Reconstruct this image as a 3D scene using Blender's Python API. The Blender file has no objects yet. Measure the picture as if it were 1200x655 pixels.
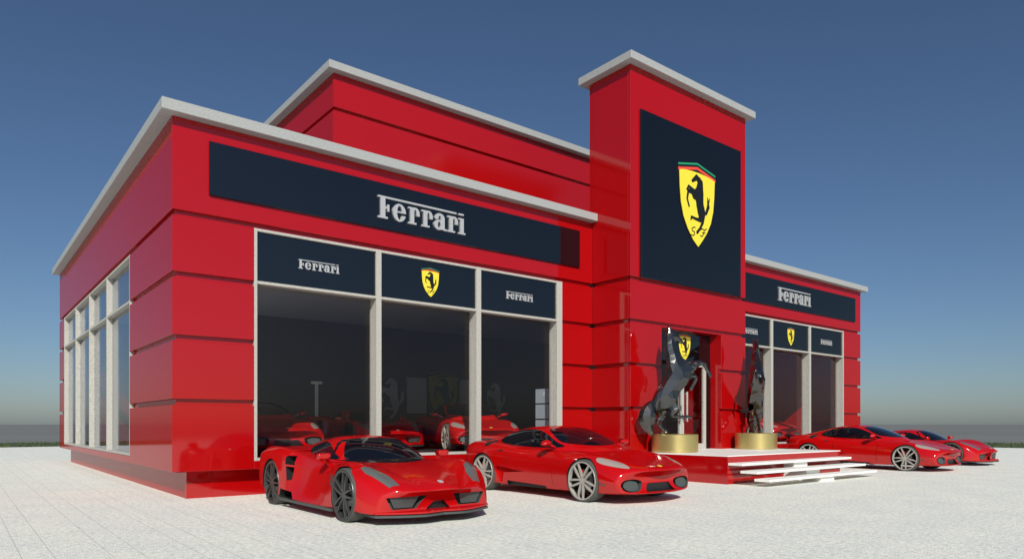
import bpy, bmesh, math, random
import numpy as np
from mathutils import Vector, Matrix
from mathutils.bvhtree import BVHTree
random.seed(7)
R = math.radians
scene = bpy.context.scene
C = bpy.context.collection

# ------------------------------------------------------------------ helpers
def tag(o, label=None, cat=None, group=None, kind=None):
    if label: o['label'] = label
    if cat: o['category'] = cat
    if group: o['group'] = group
    if kind: o['kind'] = kind
    return o

def empty(name, loc=(0, 0, 0), rz=0.0, label=None, cat=None, group=None):
    o = bpy.data.objects.new(name, None); C.objects.link(o)
    o.location = loc; o.rotation_euler = (0, 0, rz); o.empty_display_size = .2
    return tag(o, label, cat, group)

def mesh_obj(name, verts, faces, mats, parent=None, fm=None, smooth=False):
    me = bpy.data.meshes.new(name)
    me.from_pydata([tuple(v) for v in verts], [], [tuple(f) for f in faces])
    if not isinstance(mats, (list, tuple)): mats = [mats]
    for m in mats: me.materials.append(m)
    if fm is not None:
        me.polygons.foreach_set('material_index', fm)
    if smooth:
        me.polygons.foreach_set('use_smooth', [True] * len(me.polygons))
    me.update()
    o = bpy.data.objects.new(name, me); C.objects.link(o)
    if parent: o.parent = parent
    return o

class MB:
    def __init__(s): s.v = []; s.f = []; s.m = []
    def add(s, v, f, mi=0):
        n = len(s.v); s.v += [tuple(p) for p in v]; s.f += [tuple(i + n for i in q) for q in f]; s.m += [mi] * len(f)
    def box(s, a, b, mi=0):
        x0, x1 = sorted((a[0], b[0])); y0, y1 = sorted((a[1], b[1])); z0, z1 = sorted((a[2], b[2]))
        v = [(x0, y0, z0), (x1, y0, z0), (x1, y1, z0), (x0, y1, z0), (x0, y0, z1), (x1, y0, z1), (x1, y1, z1), (x0, y1, z1)]
        s.add(v, [(0, 3, 2, 1), (4, 5, 6, 7), (0, 1, 5, 4), (1, 2, 6, 5), (2, 3, 7, 6), (3, 0, 4, 7)], mi)
        return s
    def lathe(s, prof, n=48, axis='z', c=(0, 0, 0), mi=0, close=False):
        """prof: (r, h) list, revolved about the axis."""
        V = []; F = []
        for i in range(n):
            a = 2 * math.pi * i / n; ca, sa = math.cos(a), math.sin(a)
            for r, h in prof:
                if axis == 'z': p = (r * ca, r * sa, h)
                else: p = (r * ca, h, r * sa)
                V.append((p[0] + c[0], p[1] + c[1], p[2] + c[2]))
        k = len(prof)
        for i in range(n):
            j = (i + 1) % n
            for q in range(k if close else k - 1):
                q2 = (q + 1) % k
                F.append((i * k + q, j * k + q, j * k + q2, i * k + q2) if axis == 'z' else (i * k + q, i * k + q2, j * k + q2, j * k + q))
        s.add(V, F, mi); return s
    def beam(s, p, q, w0, h0, w1, h1, up=(0, 1, 0), mi=0):
        p, q, up = Vector(p), Vector(q), Vector(up)
        d = (q - p).normalized(); sd = d.cross(up).normalized(); u = sd.cross(d).normalized()
        V = []
        for c, w, h in ((p, w0, h0), (q, w1, h1)):
            for a, b in ((-1, -1), (1, -1), (1, 1), (-1, 1)):
                V.append(c + sd * a * w / 2 + u * b * h / 2)
        s.add(V, [(0, 3, 2, 1), (4, 5, 6, 7), (0, 1, 5, 4), (1, 2, 6, 5), (2, 3, 7, 6), (3, 0, 4, 7)], mi); return s
    def build(s, name, mats, parent=None, smooth=False, bevel=0, recalc=True):
        o = mesh_obj(name, s.v, s.f, mats, parent, s.m, smooth)
        bm = bmesh.new(); bm.from_mesh(o.data)
        if recalc: bmesh.ops.recalc_face_normals(bm, faces=bm.faces)
        if bevel: bmesh.ops.bevel(bm, geom=bm.edges[:], offset=bevel, segments=1, affect='EDGES', clamp_overlap=True)
        bm.to_mesh(o.data); bm.free()
        return o

# ------------------------------------------------------------------ materials
def newmat(name):
    m = bpy.data.materials.new(name); m.use_nodes = True
    return m, m.node_tree.nodes, m.node_tree.links, m.node_tree.nodes['Principled BSDF']

def pbr(name, col, rough=.4, metal=0, ior=1.5, coat=0, noise=None, bump=None, spec=None, roughvar=None):
    m, N, L, b = newmat(name)
    b.inputs['Base Color'].default_value = (*col, 1); b.inputs['Roughness'].default_value = rough
    b.inputs['Metallic'].default_value = metal; b.inputs['IOR'].default_value = ior
    if spec is not None: b.inputs['Specular IOR Level'].default_value = spec
    if coat: b.inputs['Coat Weight'].default_value = coat; b.inputs['Coat Roughness'].default_value = .03
    tc = N.new('ShaderNodeTexCoord')
    if noise:
        sc, amt = noise
        n = N.new('ShaderNodeTexNoise'); n.inputs['Scale'].default_value = sc; n.inputs['Detail'].default_value = 6
        L.new(tc.outputs['Object'], n.inputs['Vector'])
        r = N.new('ShaderNodeMapRange'); r.inputs['From Min'].default_value = .3; r.inputs['From Max'].default_value = .7
        r.inputs['To Min'].default_value = 1 - amt; r.inputs['To Max'].default_value = 1 + amt
        L.new(n.outputs['Fac'], r.inputs['Value'])
        mx = N.new('ShaderNodeVectorMath'); mx.operation = 'SCALE'; mx.inputs[0].default_value = col
        L.new(r.outputs['Result'], mx.inputs['Scale']); L.new(mx.outputs['Vector'], b.inputs['Base Color'])
    if roughvar:
        n = N.new('ShaderNodeTexNoise'); n.inputs['Scale'].default_value = roughvar[0]; n.inputs['Detail'].default_value = 4
        L.new(tc.outputs['Object'], n.inputs['Vector'])
        r = N.new('ShaderNodeMapRange'); r.inputs['To Min'].default_value = rough; r.inputs['To Max'].default_value = rough + roughvar[1]
        L.new(n.outputs['Fac'], r.inputs['Value']); L.new(r.outputs['Result'], b.inputs['Roughness'])
    if bump:
        n = N.new('ShaderNodeTexNoise'); n.inputs['Scale'].default_value = bump[0]; n.inputs['Detail'].default_value = 5
        L.new(tc.outputs['Object'], n.inputs['Vector'])
        bp = N.new('ShaderNodeBump'); bp.inputs['Strength'].default_value = bump[1]; bp.inputs['Distance'].default_value = bump[2]
        L.new(n.outputs['Fac'], bp.inputs['Height']); L.new(bp.outputs['Normal'], b.inputs['Normal'])
    return m

M = {}
def gloss_mix(name, col, base, k, rough, drough=.5):
    m, N, L, b = newmat(name); b.inputs['Base Color'].default_value = (*col, 1); b.inputs['Specular IOR Level'].default_value = 0; b.inputs['Roughness'].default_value = drough
    g = N.new('ShaderNodeBsdfGlossy'); g.inputs['Roughness'].default_value = rough
    fr = N.new('ShaderNodeFresnel'); fr.inputs['IOR'].default_value = 1.5
    ma = N.new('ShaderNodeMath'); ma.operation = 'MULTIPLY_ADD'; ma.inputs[1].default_value = k; ma.inputs[2].default_value = base
    L.new(fr.outputs[0], ma.inputs[0]); mx = N.new('ShaderNodeMixShader'); L.new(ma.outputs[0], mx.inputs[0]); L.new(b.outputs[0], mx.inputs[1]); L.new(g.outputs[0], mx.inputs[2])
    L.new(mx.outputs[0], N['Material Output'].inputs['Surface']); return m
M['red'] = gloss_mix('red_cladding', (.365, .002, .003), .05, .66, .06)
M['red_matt'] = gloss_mix('red_satin_cladding', (.37, .003, .004), .05, .6, .18)
M['car'] = gloss_mix('red_car_paint', (.46, .0025, .003), .05, .55, .10)
M['concrete'] = pbr('pale_speckled_stone', (.42, .41, .37), .65, noise=(38, .22), bump=(60, .25, .004))
M['slab'] = pbr('pale_roof_slab', (.34, .35, .345), .6, noise=(30, .12))
M['white'] = pbr('white_stone', (.84, .83, .79), .5, noise=(20, .06))
M['navy'] = gloss_mix('dark_navy_panel', (.0025, .003, .004), .085, .5, .06)
M['black'] = pbr('black_plastic', (.012, .012, .013), .45)
M['under'] = pbr('underbody', (.02, .02, .02), .8)
M['grille'] = pbr('dark_grey_mesh', (.060, .072, .070), .55, noise=(160, .35))
M['tyre'] = pbr('tyre_rubber', (.07, .072, .066), .75)
M['rim'] = pbr('grey_alloy', (.44, .42, .38), .45, metal=.25)
M['rimdark'] = pbr('dark_alloy', (.055, .058, .056), .35, metal=.3)
M['disc'] = pbr('brake_steel', (.28, .27, .26), .4, metal=.6)
M['caliper'] = pbr('red_caliper', (.5, .01, .01), .4)
M['lens'] = pbr('frosted_headlight_lens', (.34, .29, .26), .15, coat=.6)
M['lensdark'] = pbr('smoked_headlight_lens', (.11, .115, .11), .2, coat=.6)
M['carglass'] = pbr('tinted_car_glass', (.004, .005, .008), .03, ior=1.52)
M['yellow'] = pbr('yellow_enamel', (.80, .66, .045), .35)
M['shade_yellow'] = pbr('shaded_yellow', (.30, .24, .05), .5)  # darker copy of the shield yellow; dim light at the back wall painted in
M['ink'] = pbr('black_enamel', (.008, .008, .008), .35)
M['green'] = pbr('green_enamel', (.02, .28, .13), .35)
M['stripe_red'] = pbr('red_enamel', (.75, .07, .04), .35)
M['letter'] = pbr('brushed_silver_letters', (.66, .66, .65), .32, metal=.55, roughvar=(8, .15))
M['gold'] = pbr('satin_gold_drum', (.62, .50, .20), .32, metal=.85, roughvar=(12, .1))
M['chrome'] = pbr('dark_polished_bronze', (.12, .12, .118), .2, metal=.95)
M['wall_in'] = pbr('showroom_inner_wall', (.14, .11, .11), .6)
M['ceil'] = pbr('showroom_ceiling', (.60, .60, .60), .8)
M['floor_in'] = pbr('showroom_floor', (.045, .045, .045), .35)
M['poster'] = pbr('white_poster_board', (.40, .41, .43), .6)
M['drawer'] = pbr('grey_metal_drawers', (.36, .45, .52), .35)
M['steel'] = pbr('brushed_steel', (.6, .6, .6), .35, metal=.4)
M['plain'] = pbr('far_plain', (.155, .160, .152), 1.0, noise=(.02, .15))
M['taillight'] = pbr('red_tail_lamp', (.35, .0, .0), .1, coat=.6)

def glass_mat(name, tint, ior=1.33):
    m, N, L, b = newmat(name); N.remove(b)
    out = N['Material Output']
    tr = N.new('ShaderNodeBsdfTransparent'); tr.inputs['Color'].default_value = (*tint, 1)
    gl = N.new('ShaderNodeBsdfGlossy'); gl.inputs['Roughness'].default_value = .01; gl.inputs['Color'].default_value = (.95, .95, 1, 1)
    fr = N.new('ShaderNodeFresnel'); 
    ge = N.new('ShaderNodeNewGeometry'); im = N.new('ShaderNodeMapRange'); im.inputs['To Min'].default_value = ior; im.inputs['To Max'].default_value = 1 / ior
    L.new(ge.outputs['Backfacing'], im.inputs['Value']); L.new(im.outputs['Result'], fr.inputs['IOR'])
    mx = N.new('ShaderNodeMixShader'); L.new(fr.outputs['Fac'], mx.inputs['Fac']); L.new(tr.outputs[0], mx.inputs[1]); L.new(gl.outputs[0], mx.inputs[2])
    L.new(mx.outputs[0], out.inputs['Surface']); return m
M['glass'] = glass_mat('tinted_shop_glass', (.965, .955, .95))
M['glass_side'] = glass_mat('side_shop_glass', (.82, .84, .86), 1.5)

def pavement_mat():
    m, N, L, b = newmat('pale_gravel_paving')
    b.inputs['Roughness'].default_value = .85
    tc = N.new('ShaderNodeTexCoord'); sp = N.new('ShaderNodeSeparateXYZ'); L.new(tc.outputs['Object'], sp.inputs[0])
    def line(off):
        a = N.new('ShaderNodeMath'); a.operation = 'ADD'; a.inputs[1].default_value = 700 + off; L.new(sp.outputs['X'], a.inputs[0])
        w = N.new('ShaderNodeMath'); w.operation = 'MODULO'; w.inputs[1].default_value = .70; L.new(a.outputs[0], w.inputs[0])
        c = N.new('ShaderNodeMath'); c.operation = 'LESS_THAN'; c.inputs[1].default_value = .008; L.new(w.outputs[0], c.inputs[0]); return c
    l1, l2 = line(2.33), line(2.08)
    ay = N.new('ShaderNodeMath'); ay.operation = 'ADD'; ay.inputs[1].default_value = 700; L.new(sp.outputs['Y'], ay.inputs[0])
    wy = N.new('ShaderNodeMath'); wy.operation = 'MODULO'; wy.inputs[1].default_value = 2.1; L.new(ay.outputs[0], wy.inputs[0])
    cy = N.new('ShaderNodeMath'); cy.operation = 'LESS_THAN'; cy.inputs[1].default_value = .006; L.new(wy.outputs[0], cy.inputs[0])
    mx = N.new('ShaderNodeMath'); mx.operation = 'MAXIMUM'; L.new(l1.outputs[0], mx.inputs[0]); L.new(l2.outputs[0], mx.inputs[1])
    mx2 = N.new('ShaderNodeMath'); mx2.operation = 'MAXIMUM'; L.new(mx.outputs[0], mx2.inputs[0]); L.new(cy.outputs[0], mx2.inputs[1])
    n1 = N.new('ShaderNodeTexNoise'); n1.inputs['Scale'].default_value = 17; n1.inputs['Detail'].default_value = 8; n1.inputs['Roughness'].default_value = .75
    n2 = N.new('ShaderNodeTexNoise'); n2.inputs['Scale'].default_value = 1.3; n2.inputs['Detail'].default_value = 5
    n3 = N.new('ShaderNodeTexVoronoi'); n3.inputs['Scale'].default_value = 60
    for n in (n1, n2, n3): L.new(tc.outputs['Object'], n.inputs['Vector'])
    cr = N.new('ShaderNodeValToRGB'); e = cr.color_ramp.elements
    e[0].position = .33; e[0].color = (.57, .59, .54, 1); e[1].position = .58; e[1].color = (.97, .99, .92, 1)
    L.new(n1.outputs['Fac'], cr.inputs[0])
    cr2 = N.new('ShaderNodeValToRGB'); e = cr2.color_ramp.elements
    e[0].position = .3; e[0].color = (.90, .90, .91, 1); e[1].position = .7; e[1].color = (1, .985, .955, 1)
    L.new(n2.outputs['Fac'], cr2.inputs[0])
    mul = N.new('ShaderNodeMix'); mul.data_type = 'RGBA'; mul.blend_type = 'MULTIPLY'; mul.inputs[0].default_value = 1
    L.new(cr.outputs[0], mul.inputs[6]); L.new(cr2.outputs[0], mul.inputs[7])
    jm = N.new('ShaderNodeMix'); jm.data_type = 'RGBA'; jm.inputs[7].default_value = (.33, .33, .32, 1)
    jf = N.new('ShaderNodeMath'); jf.operation = 'MULTIPLY'; jf.inputs[1].default_value = .55; L.new(mx2.outputs[0], jf.inputs[0])
    L.new(jf.outputs[0], jm.inputs[0]); L.new(mul.outputs[2], jm.inputs[6]); L.new(jm.outputs[2], b.inputs['Base Color'])
    bp = N.new('ShaderNodeBump'); bp.inputs['Strength'].default_value = .55; bp.inputs['Distance'].default_value = .012
    L.new(n3.outputs['Distance'], bp.inputs['Height']); L.new(bp.outputs[0], b.inputs['Normal'])
    return m
M['pave'] = pavement_mat()

def grass_mat():
    m, N, L, b = newmat('grass_green'); b.inputs['Roughness'].default_value = .9
    tc = N.new('ShaderNodeTexCoord'); n = N.new('ShaderNodeTexNoise'); n.inputs['Scale'].default_value = .9; n.inputs['Detail'].default_value = 6
    L.new(tc.outputs['Object'], n.inputs['Vector'])
    cr = N.new('ShaderNodeValToRGB'); e = cr.color_ramp.elements
    e[0].position = .35; e[0].color = (.028, .05, .016, 1); e[1].position = .65; e[1].color = (.085, .11, .035, 1)
    L.new(n.outputs['Fac'], cr.inputs[0]); L.new(cr.outputs[0], b.inputs['Base Color']); return m
M['grass'] = grass_mat()

# ------------------------------------------------------------------ 2-D signed shapes -> meshes
def s_box(x0, x1, z0, z1):
    cx, cz, hx, hz = (x0 + x1) / 2, (z0 + z1) / 2, (x1 - x0) / 2, (z1 - z0) / 2
    def f(X, Z):
        dx, dz = np.abs(X - cx) - hx, np.abs(Z - cz) - hz
        return np.minimum(np.maximum(dx, dz), 0) + np.hypot(np.maximum(dx, 0), np.maximum(dz, 0))
    return f
def s_ell(cx, cz, rx, rz):
    return lambda X, Z: (np.hypot((X - cx) / rx, (Z - cz) / rz) - 1) * min(rx, rz)
def s_cap(p, q, r0, r1):
    px, pz = p; qx, qz = q
    def f(X, Z):
        dx, dz = qx - px, qz - pz; t = np.clip(((X - px) * dx + (Z - pz) * dz) / (dx * dx + dz * dz + 1e-12), 0, 1)
        return np.hypot(X - px - t * dx, Z - pz - t * dz) - (r0 + t * (r1 - r0))
    return f
def s_poly(P):
    P = np.array(P, float)
    def f(X, Z):
        d = np.full(X.shape, 1e9); ins = np.zeros(X.shape, bool)
        for i in range(len(P)):
            a, b = P[i], P[(i + 1) % len(P)]
            ex, ez = b - a; wx, wz = X - a[0], Z - a[1]
            t = np.clip((wx * ex + wz * ez) / (ex * ex + ez * ez + 1e-12), 0, 1)
            d = np.minimum(d, np.hypot(wx - t * ex, wz - t * ez))
            c = ((a[1] <= Z) != (b[1] <= Z)) & (X < ex * (Z - a[1]) / (ez if abs(ez) > 1e-9 else 1e-9) + a[0])
            ins ^= c
        return np.where(ins, -d, d)
    return f
def U(*fs): return lambda X, Z: np.minimum.reduce([f(X, Z) for f in fs])
def D(a, b): return lambda X, Z: np.maximum(a(X, Z), -b(X, Z))
def I(a, b): return lambda X, Z: np.maximum(a(X, Z), b(X, Z))

def raster(f, x0, x1, z0, z1, nx, nz, mb, y0, y1, mi=0, sc=1.0, ox=0, oz=0):
    """marching squares of f<0, extruded from y0 (front) to y1 (back)."""
    xs = np.linspace(x0, x1, nx); zs = np.linspace(z0, z1, nz); X, Z = np.meshgrid(xs, zs, indexing='ij')
    F = f(X, Z); F = np.where(np.abs(F) < 1e-7, 1e-7, F)
    V = []; idx = {}
    def vert(k, x, z):
        if k not in idx: idx[k] = len(V) ; V.append((x, z))
        return idx[k]
    polys = []
    def corner(i, j): return vert(('c', i, j), xs[i], zs[j])
    def edge(i, j, k, l):
        a, b = F[i, j], F[k, l]; t = min(max(a / (a - b), .02), .98)
        return vert(('e',) + tuple(sorted(((i, j), (k, l)))), xs[i] + t * (xs[k] - xs[i]), zs[j] + t * (zs[l] - zs[j]))
    neg = F < 0
    cnt = neg[:-1, :-1].astype(int) + neg[1:, :-1] + neg[1:, 1:] + neg[:-1, 1:]
    for i in range(nx - 1):
        col = cnt[i]
        j = 0
        while j < nz - 1:
            if col[j] == 0: j += 1; continue
            cs = [(i, j), (i + 1, j), (i + 1, j + 1), (i, j + 1)]
            poly = []
            for q in range(4):
                a, b = cs[q], cs[(q + 1) % 4]
                if neg[a]: poly.append(corner(*a))
                if neg[a] != neg[b]: poly.append(edge(*a, *b))
            if len(poly) >= 3: polys.append(poly)
            j += 1
    ec = {}
    for p in polys:
        for a, b in zip(p, p[1:] + p[:1]):
            ec[(a, b)] = ec.get((a, b), 0) + 1
    n = len(V)
    W = [(ox + x * sc, y0, oz + z * sc) for x, z in V] + [(ox + x * sc, y1, oz + z * sc) for x, z in V]
    Fc = [tuple(p) for p in polys]
    for (a, b) in ec:
        if (b, a) not in ec: Fc.append((b, a, a + n, b + n))
    mb.add(W, Fc, mi)

def word_shape():
    F = U(s_box(.12, .35, 0, .97), s_box(0, .47, 0, .085), s_box(.3, .5, .44, .53), s_box(.45, .55, .33, .64), s_box(0, 4.14, .90, .98))
    e = U(D(D(s_ell(1.06, .385, .33, .395), s_ell(1.07, .385, .13, .31)), s_box(1.10, 1.5, .27, .385)), s_box(.93, 1.36, .385, .45))
    def r(x): return U(s_box(x + .10, x + .30, 0, .76), s_box(x, x + .42, 0, .08), s_box(x, x + .2, .68, .76),
                       I(D(s_ell(x + .36, .50, .23, .27), s_ell(x + .36, .47, .07, .21)), s_box(x + .3, x + .7, .5, .9)), s_box(x + .43, x + .59, .40, .54))
    a = U(D(s_ell(3.15, .225, .26, .235), s_ell(3.17, .225, .08, .155)), s_box(3.27, 3.47, .02, .56),
          I(D(s_ell(3.20, .54, .27, .23), s_ell(3.20, .50, .08, .16)), s_box(2.8, 3.6, .54, .9)), s_ell(3.03, .56, .11, .09), s_box(3.40, 3.60, 0, .08))
    i = U(s_box(4.36, 4.56, 0, .76), s_box(4.26, 4.66, 0, .08), s_box(4.26, 4.46, .68, .76), s_box(4.27, 4.56, .90, .98))
    return U(F, e, r(1.52), r(2.22), a, r(3.64), i)
def make_word(name, h, parent, loc, depth=.03, res=1.0):
    mb = MB(); raster(word_shape(), -.05, 4.72, -.04, 1.03, int(330 * res), int(80 * res), mb, -depth, 0, 0, sc=h)
    o = mb.build(name, M['letter'], parent); o.location = loc; return o

# shield drawn from measured points of the sign
def sp(px, py): return ((px - 38) / 237 * 1.62 - .81, (600 + .374 * (px - 162) - py) * .00422)
def horse_shape():
    def c(a, b, r0, r1): return s_cap(sp(*a), sp(*b), r0 * 1.22, r1 * 1.22)
    return U(c((150, 152), (124, 172), .062, .036), c((152, 148), (150, 132), .03, .008), c((152, 152), (174, 190), .06, .085),
              c((174, 190), (168, 255), .095, .15), c((168, 255), (140, 262), .15, .11), c((165, 262), (172, 330), .165, .125),
              c((172, 330), (182, 380), .135, .14), c((170, 160), (184, 262), .03, .06),
              c((135, 250), (98, 232), .065, .04), c((98, 232), (90, 282), .036, .026), c((90, 282), (102, 330), .026, .026),
              c((130, 235), (100, 205), .05, .032), c((100, 205), (88, 225), .03, .02),
              c((182, 385), (172, 425), .12, .055), c((172, 425), (150, 418), .05, .035), c((150, 418), (118, 400), .035, .03), c((118, 400), (114, 416), .03, .02),
              c((190, 392), (188, 445), .09, .045), c((188, 445), (172, 480), .04, .03), c((172, 480), (154, 502), .032, .036),
              c((192, 370), (212, 388), .035, .03), c((212, 388), (226, 345), .035, .05), c((226, 345), (222, 285), .045, .012), c((224, 330), (236, 292), .03, .008))
def emblem_mesh(parent, loc, h=2.2, name='emblem', res=1.0, depth=.02, mats=None):
    k = h / 2.25
    left = [(40, 100), (43, 200), (50, 300), (66, 390), (92, 470), (125, 545), (162, 602)]
    L_ = [sp(*p) for p in left]
    Rr = [(-x, z) for x, z in L_[:-1]][::-1]
    topz = L_[0][1]
    arc = [(.81 * math.cos(t), topz + .115 * math.sin(t)) for t in np.linspace(.0, math.pi, 15)][1:-1]
    outer = L_ + Rr + arc
    outline = s_poly(outer)
    fy = lambda X, Z: outline(X, Z) + .022
    def band(z0, z1):
        return s_poly([(-.815, topz + z0), (0, topz + z0 + .17), (.815, topz + z0), (.815, topz + z1), (0, topz + z1 + .17), (-.815, topz + z1)])
    horse = horse_shape()
    def ring(pts, w): return U(*[s_cap(sp(*a), sp(*b), w, w) for a, b in zip(pts, pts[1:])])
    S = ring([(142, 470), (132, 466), (120, 474), (122, 488), (136, 496), (138, 512), (126, 520), (114, 512)], .014)
    T = U(ring([(176, 488), (186, 480), (200, 494), (214, 486)], .014), ring([(200, 494), (194, 520), (184, 532), (174, 524)], .014), ring([(186, 508), (206, 512)], .012))
    mb = MB(); nx, nz = int(70 * res), int(100 * res)
    a = (-.84, .84, -.04, 2.36)
    raster(outline, *a, nx, nz, mb, -depth * .5, 0, 1, sc=k)
    raster(band(-.075, .20), *a, nx, nz, mb, -depth * .45, 0, 1, sc=k)
    raster(band(.135, .185), *a, nx, nz * 2, mb, -depth * .7, -depth * .2, 2, sc=k)
    raster(band(.0, .075), *a, nx, nz * 2, mb, -depth * .7, -depth * .2, 3, sc=k)
    raster(fy, *a, nx, nz, mb, -depth * .85, -depth * .3, 0, sc=k)
    raster(U(horse, S, T), -.62, .62, .25, 2.1, int(110 * res), int(160 * res), mb, -depth, -depth * .5, 1, sc=k)
    o = mb.build(name, mats or [M['yellow'], M['ink'], M['green'], M['stripe_red']], parent); o.location = loc
    return o

# ------------------------------------------------------------------ ground and surroundings
def sheet(name, x0, x1, y0, y1, z, mat, th=None):
    o = mesh_obj(name, [(x0, y0, z), (x1, y0, z), (x1, y1, z), (x0, y1, z)], [(0, 1, 2, 3)], mat)
    return tag(o, kind='structure')
sheet('terrain', -6000, 6000, -6000, 6000, -.02, M['plain'])
sheet('grass_field', -75, 54, -60, 47.5, -.008, M['grass'])
sheet('pavement', -62, 42.1, -48, 35.3, 0, M['pave'])
mb = MB()
for i in range(16000):
    if i % 2: x, y = random.uniform(-50, 54), random.uniform(35.4, 47.5)
    else: x, y = random.uniform(42.2, 54), random.uniform(-25, 47)
    h = random.uniform(.03, .10); a = random.uniform(0, 6.28); w = .05
    mb.add([(x - w * math.cos(a), y - w * math.sin(a), -.01), (x + w * math.cos(a), y + w * math.sin(a), -.01), (x + random.uniform(-.03, .03), y, h)], [(0, 1, 2)])
tag(mb.build('grass', M['grass'], recalc=False), 'short green grass along the far edge of the pale paving', 'grass', kind='stuff')

# ------------------------------------------------------------------ the building
W0, W1, DEP = 0.0, 24.66, 15.78
TU0, TU1, TP = 9.89, 14.77, 1.29
BANDS = [(.484, 1.612), (1.712, 2.686), (2.786, 3.744), (3.844, 4.775)]
TOPB = (4.875, 6.422); REC = .075
CEN = (W0 + W1) / 2
bld = empty('showroom', (0, 0, 0), 0, 'glossy red car showroom with pale roof slabs, banded walls and tall central tower', 'building')
red = M['red']
def mir(u): return 2 * CEN - u

def wall_panel(boxes, mat=None):
    mb = MB()
    for a, b in boxes: mb.box(a, b)
    return mb.build('wall_panel', mat or red, bld, bevel=.004)
FW0, FW1 = 1.35, 8.85          # front window opening, left wing
SV0, SV1 = 3.592, 14.57        # side window opening
for z0, z1 in BANDS:
    wall_panel([((0, 0, z0), (FW0, REC, z1)), ((0, REC, z0), (REC, SV0, z1))])
    wall_panel([((FW1, 0, z0), (TU0, REC, z1))])
    wall_panel([((0, SV1, z0), (REC, DEP, z1))])
    wall_panel([((mir(FW0), 0, z0), (W1, REC, z1)), ((W1 - REC, REC, z0), (W1, DEP, z1))])
    wall_panel([((TU1, 0, z0), (mir(FW1), REC, z1))])
    wall_panel([((0, DEP - REC, z0), (W1, DEP, z1))])
# strips under the windows
wall_panel([((FW0, 0, .484), (FW1, REC, .626))]); wall_panel([((mir(FW1), 0, .484), (mir(FW0), REC, .626))])
wall_panel([((0, SV0, .484), (REC, SV1, .626))])
# top band
wall_panel([((0, 0, TOPB[0]), (TU0, REC, TOPB[1])), ((0, REC, TOPB[0]), (REC, DEP, TOPB[1]))])
wall_panel([((TU1, 0, TOPB[0]), (W1, REC, TOPB[1])), ((W1 - REC, REC, TOPB[0]), (W1, DEP, TOPB[1]))])
# core walls behind the grooves
mb = MB(); z0, z1 = .47, TOPB[1] - .01
t = .30
mb.box((REC + .001, REC + .001, z0), (FW0 - .004, t, z1)); mb.box((FW1 + .004, REC + .001, z0), (TU0 - .01, t, z1))
mb.box((TU1 + .01, REC + .001, z0), (mir(FW1) - .004, t, z1)); mb.box((mir(FW0) + .004, REC + .001, z0), (W1 - REC - .001, t, z1))
mb.box((FW0 - .004, REC + .001, 4.80), (FW1 + .004, t, z1)); mb.box((mir(FW1) - .004, REC + .001, 4.80), (mir(FW0) + .004, t, z1))
mb.box((REC + .001, t, z0), (t, SV0 - .004, z1)); mb.box((REC + .001, SV1 + .004, z0), (t, DEP - .08, z1)); mb.box((REC + .001, SV0 - .004, 4.80), (t, SV1 + .004, z1))
mb.box((W1 - t, t, z0), (W1 - REC - .001, DEP - .08, z1)); mb.box((t, DEP - t, z0), (W1 - t, DEP - REC - .001, z1))
mb.build('wall', red, bld)
# plinth
mb = MB(); mb.box((.292, .292, -.01), (W1 - .292, DEP - .292, .492)); mb.build('plinth', red, bld)
# roof slabs
def roof_slab(x0, x1, y0, y1, z, th=.19, o=.2):
    mb = MB(); mb.box((x0 - o, y0 - o, z), (x1 + o, y1 + o, z + th)); return mb.build('roof_slab', M['slab'], bld, bevel=.006)
mb = MB(); mb.box((-.2, -.2, TOPB[1]), (TU0 - .002, DEP + .2, TOPB[1] + .19)); mb.build('roof_slab', M['slab'], bld, bevel=.006)
mb = MB(); mb.box((TU1 + .002, -.2, TOPB[1]), (W1 + .2, DEP + .2, TOPB[1] + .19)); mb.build('roof_slab', M['slab'], bld, bevel=.006)
mb = MB(); mb.box((TU0, .12, TOPB[1]), (TU1, DEP + .2, TOPB[1] + .19)); mb.build('roof_slab', M['slab'], bld)
# the left slab pokes past the tower face in front
mb = MB(); mb.box((TU0 - .002, -.2, TOPB[1] + .001), (TU0 + .19, -.003, TOPB[1] + .189)); 
# upper storey
UX, UY, UZ = 4.416, 3.44, 9.89
up = lambda a, b: wall_panel([(a, b)])
wall_panel([((UX, UY, 6.60), (mir(UX), UY + .08, 8.98)), ((UX, UY + .08, 6.60), (UX + .08, 13, 8.98)), ((mir(UX) - .08, UY + .08, 6.60), (mir(UX), 13, 8.98))], M['red_matt'])
wall_panel([((UX, UY, 9.065), (mir(UX), UY + .08, UZ)), ((UX, UY + .08, 9.065), (UX + .08, 13, UZ)), ((mir(UX) - .08, UY + .08, 9.065), (mir(UX), 13, UZ))], M['red_matt'])
mb = MB(); mb.box((UX + .081, UY + .081, 6.6), (mir(UX) - .081, 13, UZ - .01)); mb.build('wall', red, bld)
roof_slab(UX, mir(UX), UY, 13, UZ)
# tower
DX0, DX1, DZ1 = 11.06, 13.60, 3.742     # entrance opening
def tower_band(z0, z1, door):
    b = []
    l = [((TU0, -TP + REC, z0), (TU0 + REC, -.001, z1))]; r = [((TU1 - REC, -TP + REC, z0), (TU1, -.001, z1))]
    if door:
        wall_panel([((TU0, -TP, z0), (DX0, -TP + REC, z1))] + l); wall_panel([((DX1, -TP, z0), (TU1, -TP + REC, z1))] + r)
    else: wall_panel([((TU0, -TP, z0), (TU1, -TP + REC, z1))] + l + r)
tower_band(.484, 1.612, 1); tower_band(1.712, 2.686, 1); tower_band(2.786, DZ1, 1); tower_band(3.844, 4.775, 0)
tt = 9.98
wall_panel([((TU0, -TP, 4.875), (TU1, -TP + REC, tt)), ((TU0, -TP + REC, 4.875), (TU0 + REC, 0, tt)), ((TU1 - REC, -TP + REC, 4.875), (TU1, 0, tt))])
mb = MB()
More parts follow.
